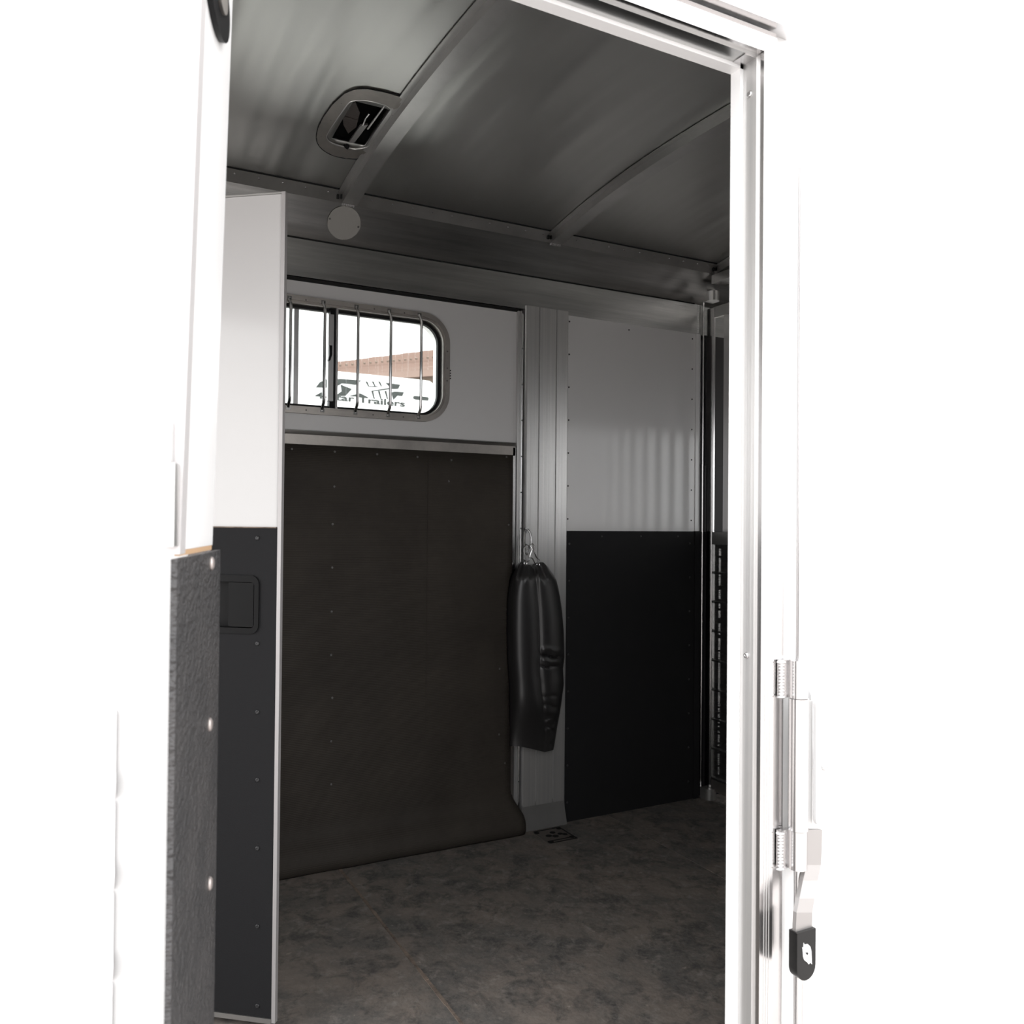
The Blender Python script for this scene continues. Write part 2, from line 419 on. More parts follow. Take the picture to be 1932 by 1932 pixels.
# ribs
def rib(x, x_w=.050):
    b = B(); n = 36; h = .026
    sec = []
    for j in range(n+1):
        y = YC - (HALF+.03) + 2*(HALF+.03)*j/n
        z = arc(y)-.002
        sec.append([b.verts.new(p) for p in ((x-x_w/2-.018, y, z), (x-x_w/2-.018, y, z-.003), (x-x_w/2, y, z-.003), (x-x_w/2, y, z-h), (x+x_w/2, y, z-h), (x+x_w/2, y, z))])
    for A, C in zip(sec, sec[1:]):
        for k in range(6): b.faces.new([A[k], A[(k+1) % 6], C[(k+1) % 6], C[k]])
    b.faces.new(sec[0]); b.faces.new(sec[-1][::-1])
    r = obj('roof_rib', b, 'alu', ce)
    for k in range(3): pass
    # weld at the foot
    w = B()
    for q in range(7): box(w, x-x_w/2+.006*q, x-x_w/2+.006*q+.004, YC+HALF+.024, YC+HALF+.034, 2.176+.001*(q % 2), 2.183)
    obj('weld_bead', w, 'weld', ce)
    w = B(); box(w, x-x_w/2-.020, x-x_w/2-.012, YC+HALF+.016, YC+HALF+.024, 2.193, 2.206); box(w, x-x_w/2-.009, x-x_w/2-.004, YC+HALF+.012, YC+HALF+.02, 2.193, 2.206)
    obj('clip', w, 'seal', ce)
for x in (-.769, .020, .809, 1.598, 2.387, 3.176, 3.965): rib(x)

# near wall with the doorway -----------------------------------------
FN = dict(x0=2.55, x1=4.35, z0=1.12, z1=1.76)     # long drop window of the front stall, on the near side
b = B()
prism(b, [(XL, YO, -.1), (XR, YO, -.1), (XR, YO, 2.26), (XL, YO, 2.26)], (0, YI-YO, 0),
      [[(XJ0-.03, YO, -.05), (XJ1+.002, YO, -.05), (XJ1+.002, YO, ZH+.002), (XJ0-.03, YO, ZH+.002)],
       [(FN['x0'], YO, FN['z0']), (FN['x1'], YO, FN['z0']), (FN['x1'], YO, FN['z1']), (FN['x0'], YO, FN['z1'])]])
wn = obj('wall_near', b, 'whiteout'); tag(wn, kind='structure')
# inside lining of near wall
for x0, x1 in ((XL, XJ0-.05), (XJ1+.03, FN['x0']-.03)):
    boxo('white_lining_panel', x0, x1, YI+.001, YI+.016, 1.119, 2.1, 'white', wn)
    boxo('black_kick_panel', x0, x1, YI+.001, YI+.022, 0, 1.118, 'kick', wn)
boxo('upper_beam', XL, XR, YI+.001, YI+.03, 2.1, 2.2, 'alu_h', wn)
boxo('header_panel', XJ0-.05, XJ1+.03, YI+.001, YI+.012, ZH+.02, 2.1, 'alu_h', wn)
boxo('black_kick_panel', FN['x0']-.03, XR, YI+.001, YI+.022, 0, 1.118, 'kick', wn)
# horizontal ribbed planks of the outer skin, low on the right, and on the left
def plank_run(x0, x1, z_top, count, pitch=.092):
    for k in range(count):
        z1 = z_top - pitch*k; z0 = z1 - pitch + .002
        b = B()
        pr = [(YO, z0), (YO-.004, z0+.001), (YO-.010, z0+.010), (YO-.010, z0+.020), (YO-.004, z0+.030), (YO-.004, z1-.003), (YO, z1)]
        prism(b, [(x0, y, z) for y, z in pr], (x1-x0, 0, 0)); obj('outer_plank', b, 'whiteout', wn, smooth=True)
plank_run(1.03, XR, .955, 13)
plank_run(XL, .05, .955, 13)

# doorway frame: reveal lip, flange and drip rail
df = empty('door_frame', ((XJ0+XJ1)/2, YO, -.05)); df['kind'] = 'structure'; df.name = 'trim_1'; ORG['trim_1'] = ORG['door_frame']
def frame_bar(name, pts, m, bevel=.001):
    b = B(); box(b, *pts); return obj(name, b, m, df, bevel=bevel, seg=2)
# right jamb: inner bright lip, darker channel, outer flange
frame_bar('jamb_lip', (XJ1-.006, XJ1+.014, .974, .995, -.05, ZH+.006), 'whiteout', .003)
frame_bar('jamb_channel', (XJ1, XJ1+.014, YO-.004, .976, -.05, ZH+.02), 'alu_v')
frame_bar('jamb_flange', (XJ1+.004, XJ1+.030, YO-.016, YO-.002, -.05, ZH+.030), 'bright', .002)
for k in range(3): frame_bar('flange_groove', (XJ1+.012+.005*k, XJ1+.0135+.005*k, YO-.0164, YO-.0155, -.05, ZH-.002), 'alu_v', 0)
frame_bar('outer_flange', (XJ1+.032, XJ1+.056, YO-.010, YO, -.05, ZH+.02), 'bright', .002)
# header
frame_bar('header_lip', (XJ0-.02, XJ1+.010, .974, .995, ZH-.006, ZH+.014), 'whiteout', .003)
frame_bar('header_channel', (XJ0-.02, XJ1-.001, YO-.004, .976, ZH, ZH+.02), 'alu_h')
frame_bar('corner_block', (XJ1-.022, XJ1+.003, YO-.003, .974, ZH-.0015, ZH+.012), 'bright')
frame_bar('header_flange', (XJ0-.03, XJ1+.003, YO-.016, YO-.002, ZH+.004, ZH+.030), 'bright', .002)
frame_bar('header_flange', (XJ0-.03, XJ1+.032, YO-.012, YO-.001, ZH+.031, ZH+.040), 'bright', .002)
b = B(); prism(b, [(-.3, YO, ZH+.045), (-.3, YO-.030, ZH+.043), (-.3, YO-.030, ZH+.049), (-.3, YO-.006, ZH+.062), (-.3, YO, ZH+.075)], (1.28, 0, 0))
obj('drip_rail', b, 'bright', df, bevel=.001)
# left jamb and sill
frame_bar('jamb_flange', (XJ0-.030, XJ0-.008, YO-.012, .995, -.05, ZH+.02), 'bright', .002)
frame_bar('door_sill', (XJ0-.03, XJ1+.02, YO-.01, .995, -.05, -.004), 'alu_dull', .002)
for z in (1.806, .952, .18): screw(df, (XJ1-.0002, YO+.010, z), (-1, 0, 0), .0055, 'bright', label='bright screw in the door jamb')

# trailer ends
we = boxo('wall_right', XR, XR+.03, YO, YB+.08, -.1, 2.3, 'kick'); tag(we, kind='structure')
boxo('shaded_lining_panel', XR-.02, XR-.001, YI+.04, YB-.01, 1.12, 2.1, 'shadeliner', we)
b = B(); prism(b, [(XL-.03, YO, -.12), (XL-.03, YB+.08, -.12), (XL-.03, YB+.08, 2.3), (XL-.03, YO, 2.3)], (.03, 0, 0),
               [[(XL-.03, YI+.10, -.02), (XL-.03, YB-.08, -.02), (XL-.03, YB-.08, 2.02), (XL-.03, YI+.10, 2.02)]])
wl = obj('wall_left', b, 'whiteout'); tag(wl, kind='structure')      # rear end of the trailer, its doors open
portal('rear_opening_portal', (XL-.05, YC, 1.0), (0, -PI/2, 0), 2.04, 1.62)
portal('doorway_portal', ((XJ0+XJ1)/2, YO-.03, .9), (PI/2, 0, 0), .80, 1.9)
portal('front_window_portal', (3.45, YO-.03, 1.44), (PI/2, 0, 0), 1.80, .64)
portal('far_window_portal', (.82, 2.9, 1.70), (-PI/2, 0, 0), .76, .36)
portal('far_front_window_portal', (3.375, 2.9, 1.635), (-PI/2, 0, 0), .75, .43)

# ================================================================== FAR DOOR (door_1) with its window (window_1)
DX0, DX1 = .22, 1.500
d1 = empty('door_1', ((DX0+DX1)/2, YB, 0)); d1['kind'] = 'structure'
b = B(); yd = YB+.012
prism(b, [(DX0, yd, 1.447), (DX1, yd, 1.447), (DX1, yd, ZR-.006), (DX0, yd, ZR-.006)], (0, .02, 0), [win_loop(yd, -.004)])
obj('white_door_panel', b, 'white', d1, bevel=0)
boxo('rubber_gasket', DX0, DX1+.004, YB+.006, YB+.03, ZR-.012, ZR-.001, 'seal', d1)
boxo('rubber_gasket', DX1, DX1+.006, YB+.006, YB+.03, .06, ZR, 'seal', d1)
# z-shaped mid rail
b = B(); prism(b, [(DX0, YB+.03, 1.449), (DX0, YB+.008, 1.449), (DX0, YB+.004, 1.446), (DX0, YB+.010, 1.434), (DX0, YB+.03, 1.434)], (DX1-DX0, 0, 0))
obj('mid_rail', b, 'alu_h', d1)
boxo('mid_rail_channel', DX0, DX1-.016, YB-.004, YB+.03, 1.398, 1.433, 'alu_dull', d1, bevel=.001)
# side frame extrusions right of the mat
boxo('frame_stile', 1.474, 1.4855, YB-.004, YB+.03, .060, 1.428, 'bright', d1, bevel=.001)
boxo('stile_gap', 1.4858, 1.4915, YB+.010, YB+.03, .060, 1.44, 'seal', d1)
boxo('hinge_stile', 1.492, 1.501, YB-.001, YB+.03, .040, ZR-.01, 'alu_v', d1, bevel=.001)
boxo('hinge_leaf', 1.5015, 1.5075, YB-.004, YB+.03, .040, ZR-.01, 'alu_v', d1, bevel=.001)
b = B()
for k in range(14): tube(b, [(1.5125, YB+.002, .05+.135*k), (1.5125, YB+.002, .05+.135*k+.130)], .004, 8)
obj('piano_hinge', b, 'bright', d1, smooth=True)
boxo('lower_door_core', DX0, 1.49, YB+.006, YB+.04, .02, 1.40, 'seal', d1)
boxo('door_stile', DX0-.03, DX0-.001, YB, YB+.03, .0, ZR, 'alu_v', d1)

# wall lining left of the far door
boxo('white_lining_panel', XL, DX0-.04, YB, YB+.02, 1.12, ZR, 'white', wb)
boxo('black_kick_panel', XL, DX0-.04, YB-.006, YB+.03, 0, 1.118, 'kick', wb)

# window_1 -----------------------------------------------------------
w1 = empty('window_1', ((WIN['x0']+WIN['x1'])/2, YB+.01, WIN['z0'])); w1['kind'] = 'structure'
def ring(name, y0, dep, d_out, d_in, m, par, bevel=.0):
    b = B(); prism(b, win_loop(y0, d_out), (0, dep, 0), [win_loop(y0, d_in)]); return obj(name, b, m, par, bevel=bevel)
ring('window_frame', YB-.002, .016, -.018, -.002, 'alu_dull', w1)
ring('window_frame', YB+.004, .050, -.002, .006, 'alu_dull', w1)
ring('glazing_seal', YB+.030, .016, .0055, .016, 'seal', w1)
MX = .803
boxo('window_mullion', MX-.003, MX+.004, YB+.006, YB+.05, WIN['z0'], WIN['z1'], 'alu_v', w1)
boxo('sash_stile', MX-.020, MX-.003, YB+.018, YB+.045, WIN['z0']+.006, WIN['z1']-.006, 'plastic', w1)
boxo('sash_handle', MX-.030, MX-.012, YB+.002, YB+.018, WIN['z0']+.030, WIN['z1']-.030, 'alu_v', w1, bevel=.001)
b = B(); prism(b, [(MX-.030, YB-.010, 1.735), (MX-.020, YB-.010, 1.735), (MX-.020, YB-.010, 1.705), (MX-.026, YB-.010, 1.685), (MX-.033, YB-.010, 1.682), (MX-.029, YB-.010, 1.705)], (0, .012, 0))
obj('sash_latch', b, 'plastic', w1)
boxo('sash_stile', .668, .684, YB+.045, YB+.060, WIN['z0']+.004, WIN['z1']-.004, 'alu_v', w1, bevel=.001)
boxo('window_pane', MX, WIN['x1']-.014, YB+.036, YB+.039, WIN['z0']+.013, WIN['z1']-.013, 'glass', w1)
boxo('window_pane', .45, MX-.016, YB+.047, YB+.050, WIN['z0']+.013, WIN['z1']-.013, 'glass', w1)
for bx in (.524, .640, .752, .866, .982, 1.094):
    b = B(); zt, zb_ = 1.873, 1.522; yf = YB-.004; yo_ = YB-.028
    tube(b, [(bx, yf, zt+.005), (bx, yf-.004, zt-.004), (bx, yo_+.004, zt-.018), (bx, yo_, zt-.03), (bx, yo_, 1.70), (bx, yo_, zb_+.03), (bx, yo_+.004, zb_+.018), (bx, yf-.004, zb_+.004), (bx, yf, zb_-.005)], .0052, 8)
    box(b, bx-.007, bx+.007, YB-.008, YB-.001, zt-.002, zt+.010); box(b, bx-.007, bx+.007, YB-.008, YB-.001, zb_-.012, zb_)
    g_ = obj('window_bar', b, 'chrome', w1, smooth=True)
    for zz in (zt+.004, zb_-.006): screw(g_, (bx, YB-.008, zz), (0, -1, 0), .0032, 'bright')
for sx, sz in ((.695, 1.878), (.93, 1.878), (1.04, 1.878), (.70, 1.514), (.93, 1.514), (1.04, 1.514), (1.2045, 1.76), (1.2045, 1.70), (1.2045, 1.655)):
    screw(w1, (sx, YB-.002, sz), (0, -1, 0), .0028, 'screw')
b = B()
for k in range(4): tube(b, [(1.2165, YB-.004, 1.664+.0095*k), (1.2165, YB+.001, 1.664+.0095*k)], .0022, 8)
obj('vent_hole', b, 'seal', w1)
# barred opening and window of the front stall
w2 = empty('window_2', (3.285, YO, FN['z0'])); w2['kind'] = 'structure'
b = B(); prism(b, [(FN['x0']-.03, YI, FN['z0']-.03), (FN['x1']+.03, YI, FN['z0']-.03), (FN['x1']+.03, YI, FN['z1']+.03), (FN['x0']-.03, YI, FN['z1']+.03)], (0, .02, 0),
               [[(FN['x0'], YI, FN['z0']), (FN['x1'], YI, FN['z0']), (FN['x1'], YI, FN['z1']), (FN['x0'], YI, FN['z1'])]])
obj('window_frame', b, 'alu_dull', w2)
w3 = empty('window_3', (3.375, YB, FW['z0'])); w3['kind'] = 'structure'
b = B(); prism(b, rrect(FW['x0']-.02, FW['x1']+.02, FW['z0']-.02, FW['z1']+.02, .08, 6, lambda a, c: (a, YB, c)), (0, .07, 0), [rrect(FW['x0'], FW['x1'], FW['z0'], FW['z1'], .07, 6, lambda a, c: (a, YB, c))])
obj('window_frame', b, 'alu_dull', w3)
boxo('window_pane', FW['x0'], FW['x1'], YB+.05, YB+.053, FW['z0'], FW['z1'], 'glass', w3)

# ================================================================== THINGS
# hanging rubber mat over the lower far door, its foot rolling out over the floor
b = B(); nxm, nzm = 48, 60
def mat_pt(u, v, back=0):
    x = .24 + (1.472-.24)*u
    path = [(1.400, YB-.006), (.30, YB-.008), (.15, YB-.011), (.118, YB-.018), (.094, YB-.036), (.075, YB-.055), (.050, YB-.068), (.026, YB-.070), (.008, YB-.060), (.002, YB-.048)]
    L = [0]
    for (z0, y0), (z1, y1) in zip(path, path[1:]): L.append(L[-1]+math.hypot(z1-z0, y1-y0))
    s = v*L[-1]
    for i in range(len(L)-1):
        if s <= L[i+1] or i == len(L)-2:
            t = (s-L[i])/(L[i+1]-L[i]); z = path[i][0]+(path[i+1][0]-path[i][0])*t; y = path[i][1]+(path[i+1][1]-path[i][1])*t; break
    flare = max(0, min(1, (.16-z)/.10)); flare = flare*flare*(3-2*flare); x += flare*.034*u
    y += .0015*math.sin(9*u*PI)*math.sin(v*5) + back + flare*.010*(1-u)
    return (x, y, max(z, .001))
gv = [[b.verts.new(mat_pt(i/nxm, (j/nzm)**.7)) for i in range(nxm+1)] for j in range(nzm+1)]
for j in range(nzm):
    for i in range(nxm): b.faces.new([gv[j][i], gv[j][i+1], gv[j+1][i+1], gv[j+1][i]])
rm = obj('rubber_mat', b, 'mat', smooth=True)
sl = rm.modifiers.new('thickness', 'SOLIDIFY'); sl.thickness = .005; sl.offset = 0
tag(rm, 'dark brown ribbed rubber mat covering the lower half of the far door, foot rolled out', 'rubber mat')
for px, py in ((551, 847), (632, 852), (712, 857), (788, 862), (852, 868), (631, 918), (628, 989), (627, 1071), (626, 1154), (625, 1236), (627, 1317), (625, 1399), (625, 1480), (625, 1561),
               (545, 1571), (703, 1550), (779, 1540), (851, 1531), (847, 908), (956, 862), (960, 990), (957, 1150), (943, 1262), (942, 1386), (953, 1440), (952, 1516), (899, 1524)):
    p = atY(px, py, YB-.0125); screw(rm, (p.x, YB-.0105, p.z), (0, -1, 0), .0042, 'screw')
sx = atY(805, 1200, YB-.012).x     # sewn join
boxo('seam_line', sx-.0008, sx+.0008, YB-.0108, YB-.0098, .13, 1.38, 'mat', rm)

# round cover plate on the fascia
cpx = at(650, 422, 1, YB-.055)
c, nrm = Vector((cpx.x, YB-.055, cpx.z)), Vector((0, -.81, -.585)).normalized()
off_ = (Vector((0, YB-.046, 2.1415)) - c).dot(nrm); c = c + nrm*(off_ + .004)
cp = empty('cover_plate', c - Vector((0, 0, .05))); tag(cp, 'round flat off-white cover plate screwed to the fascia above the far door', 'cover plate')
ux = Vector((1, 0, 0)); uz = nrm.cross(ux).normalized()
if uz.z < 0: uz = -uz
RC = .0555
b = B(); prism(b, [c + ux*RC*math.cos(2*PI*k/48) + uz*RC*math.sin(2*PI*k/48) for k in range(48)], nrm*.003)
M['plate'] = mat('matt_off_white_plate', (.46, .45, .42), .6, 0, .3)
obj('disc', b, 'plate', cp, bevel=.0008)
b = B(); prism(b, [c - nrm*.02 + ux*.045*math.cos(2*PI*k/24) + uz*.045*math.sin(2*PI*k/24) for k in range(24)], nrm*.0205)
obj('backing', b, 'seal', cp)
for s in (-1, 1): screw(cp, c + ux*.049*s + uz*(.006 if s < 0 else -.004) + nrm*.003, nrm, .0034, 'screw')

# roof vent beside the first rib
vt = empty('roof_vent', (.72, 2.28, 2.25)); tag(vt, 'dark open roof vent in a rounded metal flange beside the left roof rib', 'roof vent')
def cpt(px, py, d=.003):
    z = 2.25
    for _ in range(14): p = at(px, py, 2, z); z = arc(p.y)-d
    return p
def smooth_loop(L, n=4):
    out = []; N = len(L)
    for i in range(N):
        p0, p1, p2, p3 = [Vector(L[(i+k-1) % N]) for k in range(4)]
        for k in range(n):
            t = k/n; out.append(.5*((2*p1) + (p2-p0)*t + (2*p0-5*p1+4*p2-p3)*t*t + (3*p1-p0-3*p2+p3)*t**3))
    return out
LoP = [(597,262),(599,245),(609,223),(628,197),(650,177),(670,169),(692,168),(728,175),(764,186),(740,219),(711,260),(685,297),(655,299),(630,294),(612,285),(601,274)]
LiP = [(616.5,258),(620,249),(636,224),(656,196),(667,190),(684,189),(703,191.5),(724,197),(737,205),(740,213),(734,224),(718,246),(699,272),(690,278),(672,281.5),(654,278),(634.5,273),(622,267)]
def ring_from(name, Po, Pi, d0, m):
    # bridge by angle about the opening's middle
    cx, cy = 680, 234; n = 64
    def radial(P, a):
        best = None; dx, dy = math.cos(a), math.sin(a)
        for (x0, y0), (x1, y1) in zip(P, P[1:]+P[:1]):
            ex_, ey_ = x1-x0, y1-y0; den = dx*ey_-dy*ex_
            if abs(den) < 1e-9: continue
            t = ((x0-cx)*ey_-(y0-cy)*ex_)/den; u = ((x0-cx)*dy-(y0-cy)*dx)/den
            if t > 0 and -1e-6 <= u <= 1+1e-6: best = t if best is None else max(best, t)
        return cx+dx*best, cy+dy*best
    b = B(); A = [[], [], [], []]
    for k in range(n):
        a = 2*PI*k/n; o, i_ = radial(Po, a), radial(Pi, a)
        A[0].append(b.verts.new(cpt(*o, .0005))); A[1].append(b.verts.new(cpt(*o, d0))); A[2].append(b.verts.new(cpt(*i_, d0))); A[3].append(b.verts.new(cpt(*i_, -.012)))
    for q in range(3):
        for k in range(n): b.faces.new([A[q][k], A[q][(k+1) % n], A[q+1][(k+1) % n], A[q+1][k]])
    return obj(name, b, m, vt)
LiS = [tuple(v) for v in smooth_loop([Vector(p) for p in LiP], 3)]
ring_from('flange', LoP, LiS, .0050, 'alu_dull')
b = B(); tube(b, [cpt(x, y, .002) for x, y in [tuple(v) for v in smooth_loop([Vector(p) for p in LoP[:13]+LoP[13:]], 3)]], .0013, 6, closed=True); obj('flange_sealant', b, 'seal', vt)
def scale_loop(P, k): return [(680+(x-680)*k, 234+(y-234)*k) for x, y in P]
b = B(); lo_r = [cpt(x, y, -.002) for x, y in scale_loop(LiS, 1.04)]; n = len(lo_r)
A = [[b.verts.new(v) for v in lo_r], [b.verts.new((v.x, v.y, 2.335)) for v in lo_r]]
for i in range(n): b.faces.new([A[0][i], A[0][(i+1) % n], A[1][(i+1) % n], A[1][i]])
b.faces.new(A[1]); obj('housing', b, 'dark', vt)
b = B(); tube(b, [cpt(x, y, .004) for x, y in LiS], .0022, 6, closed=True); obj('inner_rim', b, 'alu', vt, smooth=True)
M['louv'] = mat('smoked_plastic', (.085, .072, .066), .5, 0, .4, bump=((.1, 260, .1), 0, .5, .002))
def vplate(name, P, d, th, m):
    b = B(); prism(b, [cpt(x, y, d) for x, y in P], (0, 0, th)); return obj(name, b, m, vt)
vplate('louvre', [(644.5, 216), (656, 196), (670.5, 193), (679, 213), (675.5, 226)], -.006, .003, 'louv')
vplate('louvre', [(646, 219), (675.5, 227), (672, 240), (657, 252), (648, 236)], -.006, .003, 'louv')
vplate('hinge_arm', [(680, 238), (694, 236), (669, 269), (658, 269)], .003, .006, 'alu')
vplate('side_rail', [(700, 262), (733, 215), (737, 217), (704, 266)], -.012, .004, 'louv')
b = B(); tube(b, [cpt(697, 214, .004), cpt(690, 223, .004), cpt(685, 236, .002)], .0028, 8); obj('arm_link', b, 'chrome', vt, smooth=True)
b = B(); tube(b, [cpt(726, 199, .002), cpt(694, 243, .002)], .003, 8); obj('cross_bar', b, 'alu', vt, smooth=True)
b = B(); tube(b, [cpt(656, 274, .002), cpt(653, 279, .010)], .007, 10); obj('latch_knob', b, 'plastic', vt, smooth=True)
for px, py in ((644, 195), (624, 227), (606, 257), (699, 284), (763, 193)):
    screw(vt, cpt(px, py, .0036), (0, 0, -1), .0032, 'bright', 'rivet')

# stall gate with its corner post ------------------------------------
XG = 2.400; GT = .006
gt = empty('stall_gate', (XG+.01, 1.9, 0)); tag(gt, 'barred aluminium stall gate with a plank-clad lower half, closing off the front stall', 'gate')
def gy(px, py=800): return at(px, py, 0, XG).y
y_lo = 1.06
def gbox(name, y0, y1, z0, z1, m='alu_v', x0=XG, x1=XG+GT, bevel=.001, par=None): return boxo(name, x0, x1, y0, y1, z0, z1, m, par or gt, bevel=bevel)
ys0, ys1 = gy(1332.5), gy(1346)
gbox('hinge_stile', ys1, ys0, .050, 2.062, 'bright', x1=XG+.008)
gbox('latch_stile', y_lo, y_lo+.045, .050, 2.062, 'bright', x1=XG+.008)
gbox('top_rail', y_lo+.046, ys1-.001, 2.017, 2.062, 'alu', x1=XG+.012)
gbox('mid_rail', y_lo+.046, ys1-.001, 1.066, 1.117, 'alu', x0=XG-.006, x1=XG+.03, bevel=.004)
gbox('bottom_rail', y_lo+.046, ys1-.001, .040, .086, 'alu_dull', x1=XG+.025)
yb0 = gy(1375.5); y = yb0
while y > y_lo+.07:
    gbox('gate_bar', y, y+.034, 1.118, 2.016, 'bright'); y -= .098
zz = 1.064
for k in range(8):
    z1 = zz - k*.1218; z0 = z1-.1205
    b = B(); x0 = XG+.006
    pr = [(x0+.02, z0), (x0-.010, z0), (x0-.010, z0+.006), (x0, z0+.010), (x0, z0+.036), (x0+.0015, z0+.037), (x0, z0+.038), (x0, z0+.074), (x0+.0015, z0+.075), (x0, z0+.076), (x0, z1), (x0+.02, z1)]
    prism(b, [(x, y_lo+.046, z) for x, z in pr], (0, ys1-y_lo-.047, 0)); obj('plank', b, 'alu_h', gt)
b = B(); random.seed(3)
y = gy(1357)
for k in range(120):
    if random.random() < .78: z = .115+.0078*k; r = .0018+.0014*random.random(); box(b, XG+.001, XG+.008, y-r, y+r, z, z+.005+.003*random.random())
wl2 = obj('weld_bead', b, 'weld', gt); wl2['kind'] = 'stuff'
hp = empty('hinge_post', (2.37, 2.76, 0)); tag(hp, 'slim polished hinge post in the far corner beside the stall gate', 'post')
hy = gy(1326.5) if False else at(1325.5, 800, 0, 2.372).y
boxo('post', 2.372, 2.377, hy, YB-.013, .049, 2.087, 'bright', hp, bevel=.001)
def bracket(z0, z1):
    b = B(); cx, cy = 2.398, 2.740; r = .026
    L = [(cx-r, YB-.0135)] + [(cx+r*math.cos(math.radians(a)), cy-.012+r*math.sin(math.radians(a))) for a in range(180, 361, 15)] + [(cx+r, YB-.0135)]
    prism(b, [(x, y, z0) for x, y in L], (0, 0, z1-z0)); return obj('bracket', b, 'alu', hp, bevel=.0015)
bracket(2.088, 2.128); bracket(0.002, .048)
# header cross beams over the gate
cb = empty('cross_beam', (XG, 1.9, 2.14)); cb['label'] = 'flat aluminium cross beam running over the stall gate'; cb['category'] = 'beam'
b = B(); box(b, XG-.045, XG+.02, YI+.04, YB-.085, 2.146, 2.181); obj('beam', b, 'alu', cb, bevel=.002)

# white and black swing door standing ajar inside (door_2) -------------
P1 = Vector((.435, 1.928, 0)); dirv = Vector((.319-.435, 2.022-1.928, 0)).normalized(); nv = Vector((dirv.y, -dirv.x, 0))
if nv.y > 0: nv = -nv
nv = Vector((-.63, -.777, 0)) if abs(nv.dot(dirv)) > .1 else nv
LEN = 1.22
d2 = empty('door_2', P1 + dirv*LEN/2 + Vector((0, 0, .02))); d2['kind'] = 'structure'
def dbox(name, a0, a1, n0, n1, z0, z1, m, bevel=0):
    """a along the leaf from its free edge, n out of its face (towards the doorway)"""
    b = B(); loop = [P1 + dirv*a0 + nv*n0, P1 + dirv*a1 + nv*n0, P1 + dirv*a1 + nv*n1, P1 + dirv*a0 + nv*n1]
    prism(b, [Vector((p.x, p.y, z0)) for p in loop], (0, 0, z1-z0)); return obj(name, b, m, d2, bevel=bevel)
ZK = 1.133
dbox('white_door_panel', .0095, LEN, -.008, -.001, ZK, 1.893, 'white')
def dloc(px, py):  # point on the face plane of the leaf
    d = fw*FPX + R2*(px-966) + U2*(966-py); t = (P1-CAM).dot(nv)/d.dot(nv); return CAM + d*t
def da(p): return (p-P1).dot(dirv)
ha0, ha1 = da(dloc(490, 1140)), da(dloc(412, 1140))+.11
hz1, hz0 = dloc(460, 1085).z, dloc(460, 1195).z
def dp(a, z, n=0): v = P1 + dirv*a + nv*n; return Vector((v.x, v.y, z))
b = B(); hl = rrect(ha0+.004, ha1-.004, hz0+.004, hz1-.004, .016, 5, lambda a, z: dp(a, z, -.003))
prism(b, [dp(.0095, .03, -.003), dp(LEN, .03, -.003), dp(LEN, ZK-.001, -.003), dp(.0095, ZK-.001, -.003)], nv*.005, [hl])
kick2 = obj('black_kick_panel', b, 'kick', d2)
dbox('door_core', LEN-.6, LEN-.5, -.030, -.024, .03, ZK-.001, 'seal')
dbox('edge_trim', 0, .009, -.009, .003, .02, 1.897, 'satin', .001)
dbox('top_trim', .0095, LEN, -.009, .001, 1.8935, 1.897, 'alu')
dbox('bottom_trim', .0095, LEN, -.009, .004, .018, .029, 'alu')
boxx = dbox('raw_edge', .012, LEN, -.001, .0035, ZK-.0012, ZK+.0012, 'dirt')
for py in (1015, 1214, 1343, 1471, 1600, 1747, 1897):
    q = dloc(486.5, py); screw(kick2, q + nv*.002, nv, .0055, 'blkscrew')
# recessed paddle handle
b = B(); prism(b, rrect(ha0, ha1, hz0, hz1, .020, 6, lambda a, z: dp(a, z, .002)), nv*.004, [rrect(ha0+.011, ha1-.011, hz0+.013, hz1-.015, .009, 6, lambda a, z: dp(a, z, .002))])
ph = obj('paddle_handle', b, 'plastic', d2, bevel=.0012)
b = B(); c0 = rrect(ha0+.011, ha1-.011, hz0+.013, hz1-.015, .009, 6, lambda a, z: (a, z)); n = len(c0)
A = [[b.verts.new(dp(a, z, .003)) for a, z in c0], [b.verts.new(dp(a, z, -.019)) for a, z in c0]]
for i in range(n): b.faces.new([A[0][i], A[0][(i+1) % n], A[1][(i+1) % n], A[1][i]])
b.faces.new(A[1]); obj('cup', b, 'plastic', ph)
pa1 = da(dloc(433, 1140))
b = B(); prism(b, rrect(ha0+.013, pa1, hz0+.0155, hz1-.0165, .004, 4, lambda a, z: dp(a, z, -.004)), nv*.009); obj('paddle', b, 'plastic', ph, bevel=.0015)

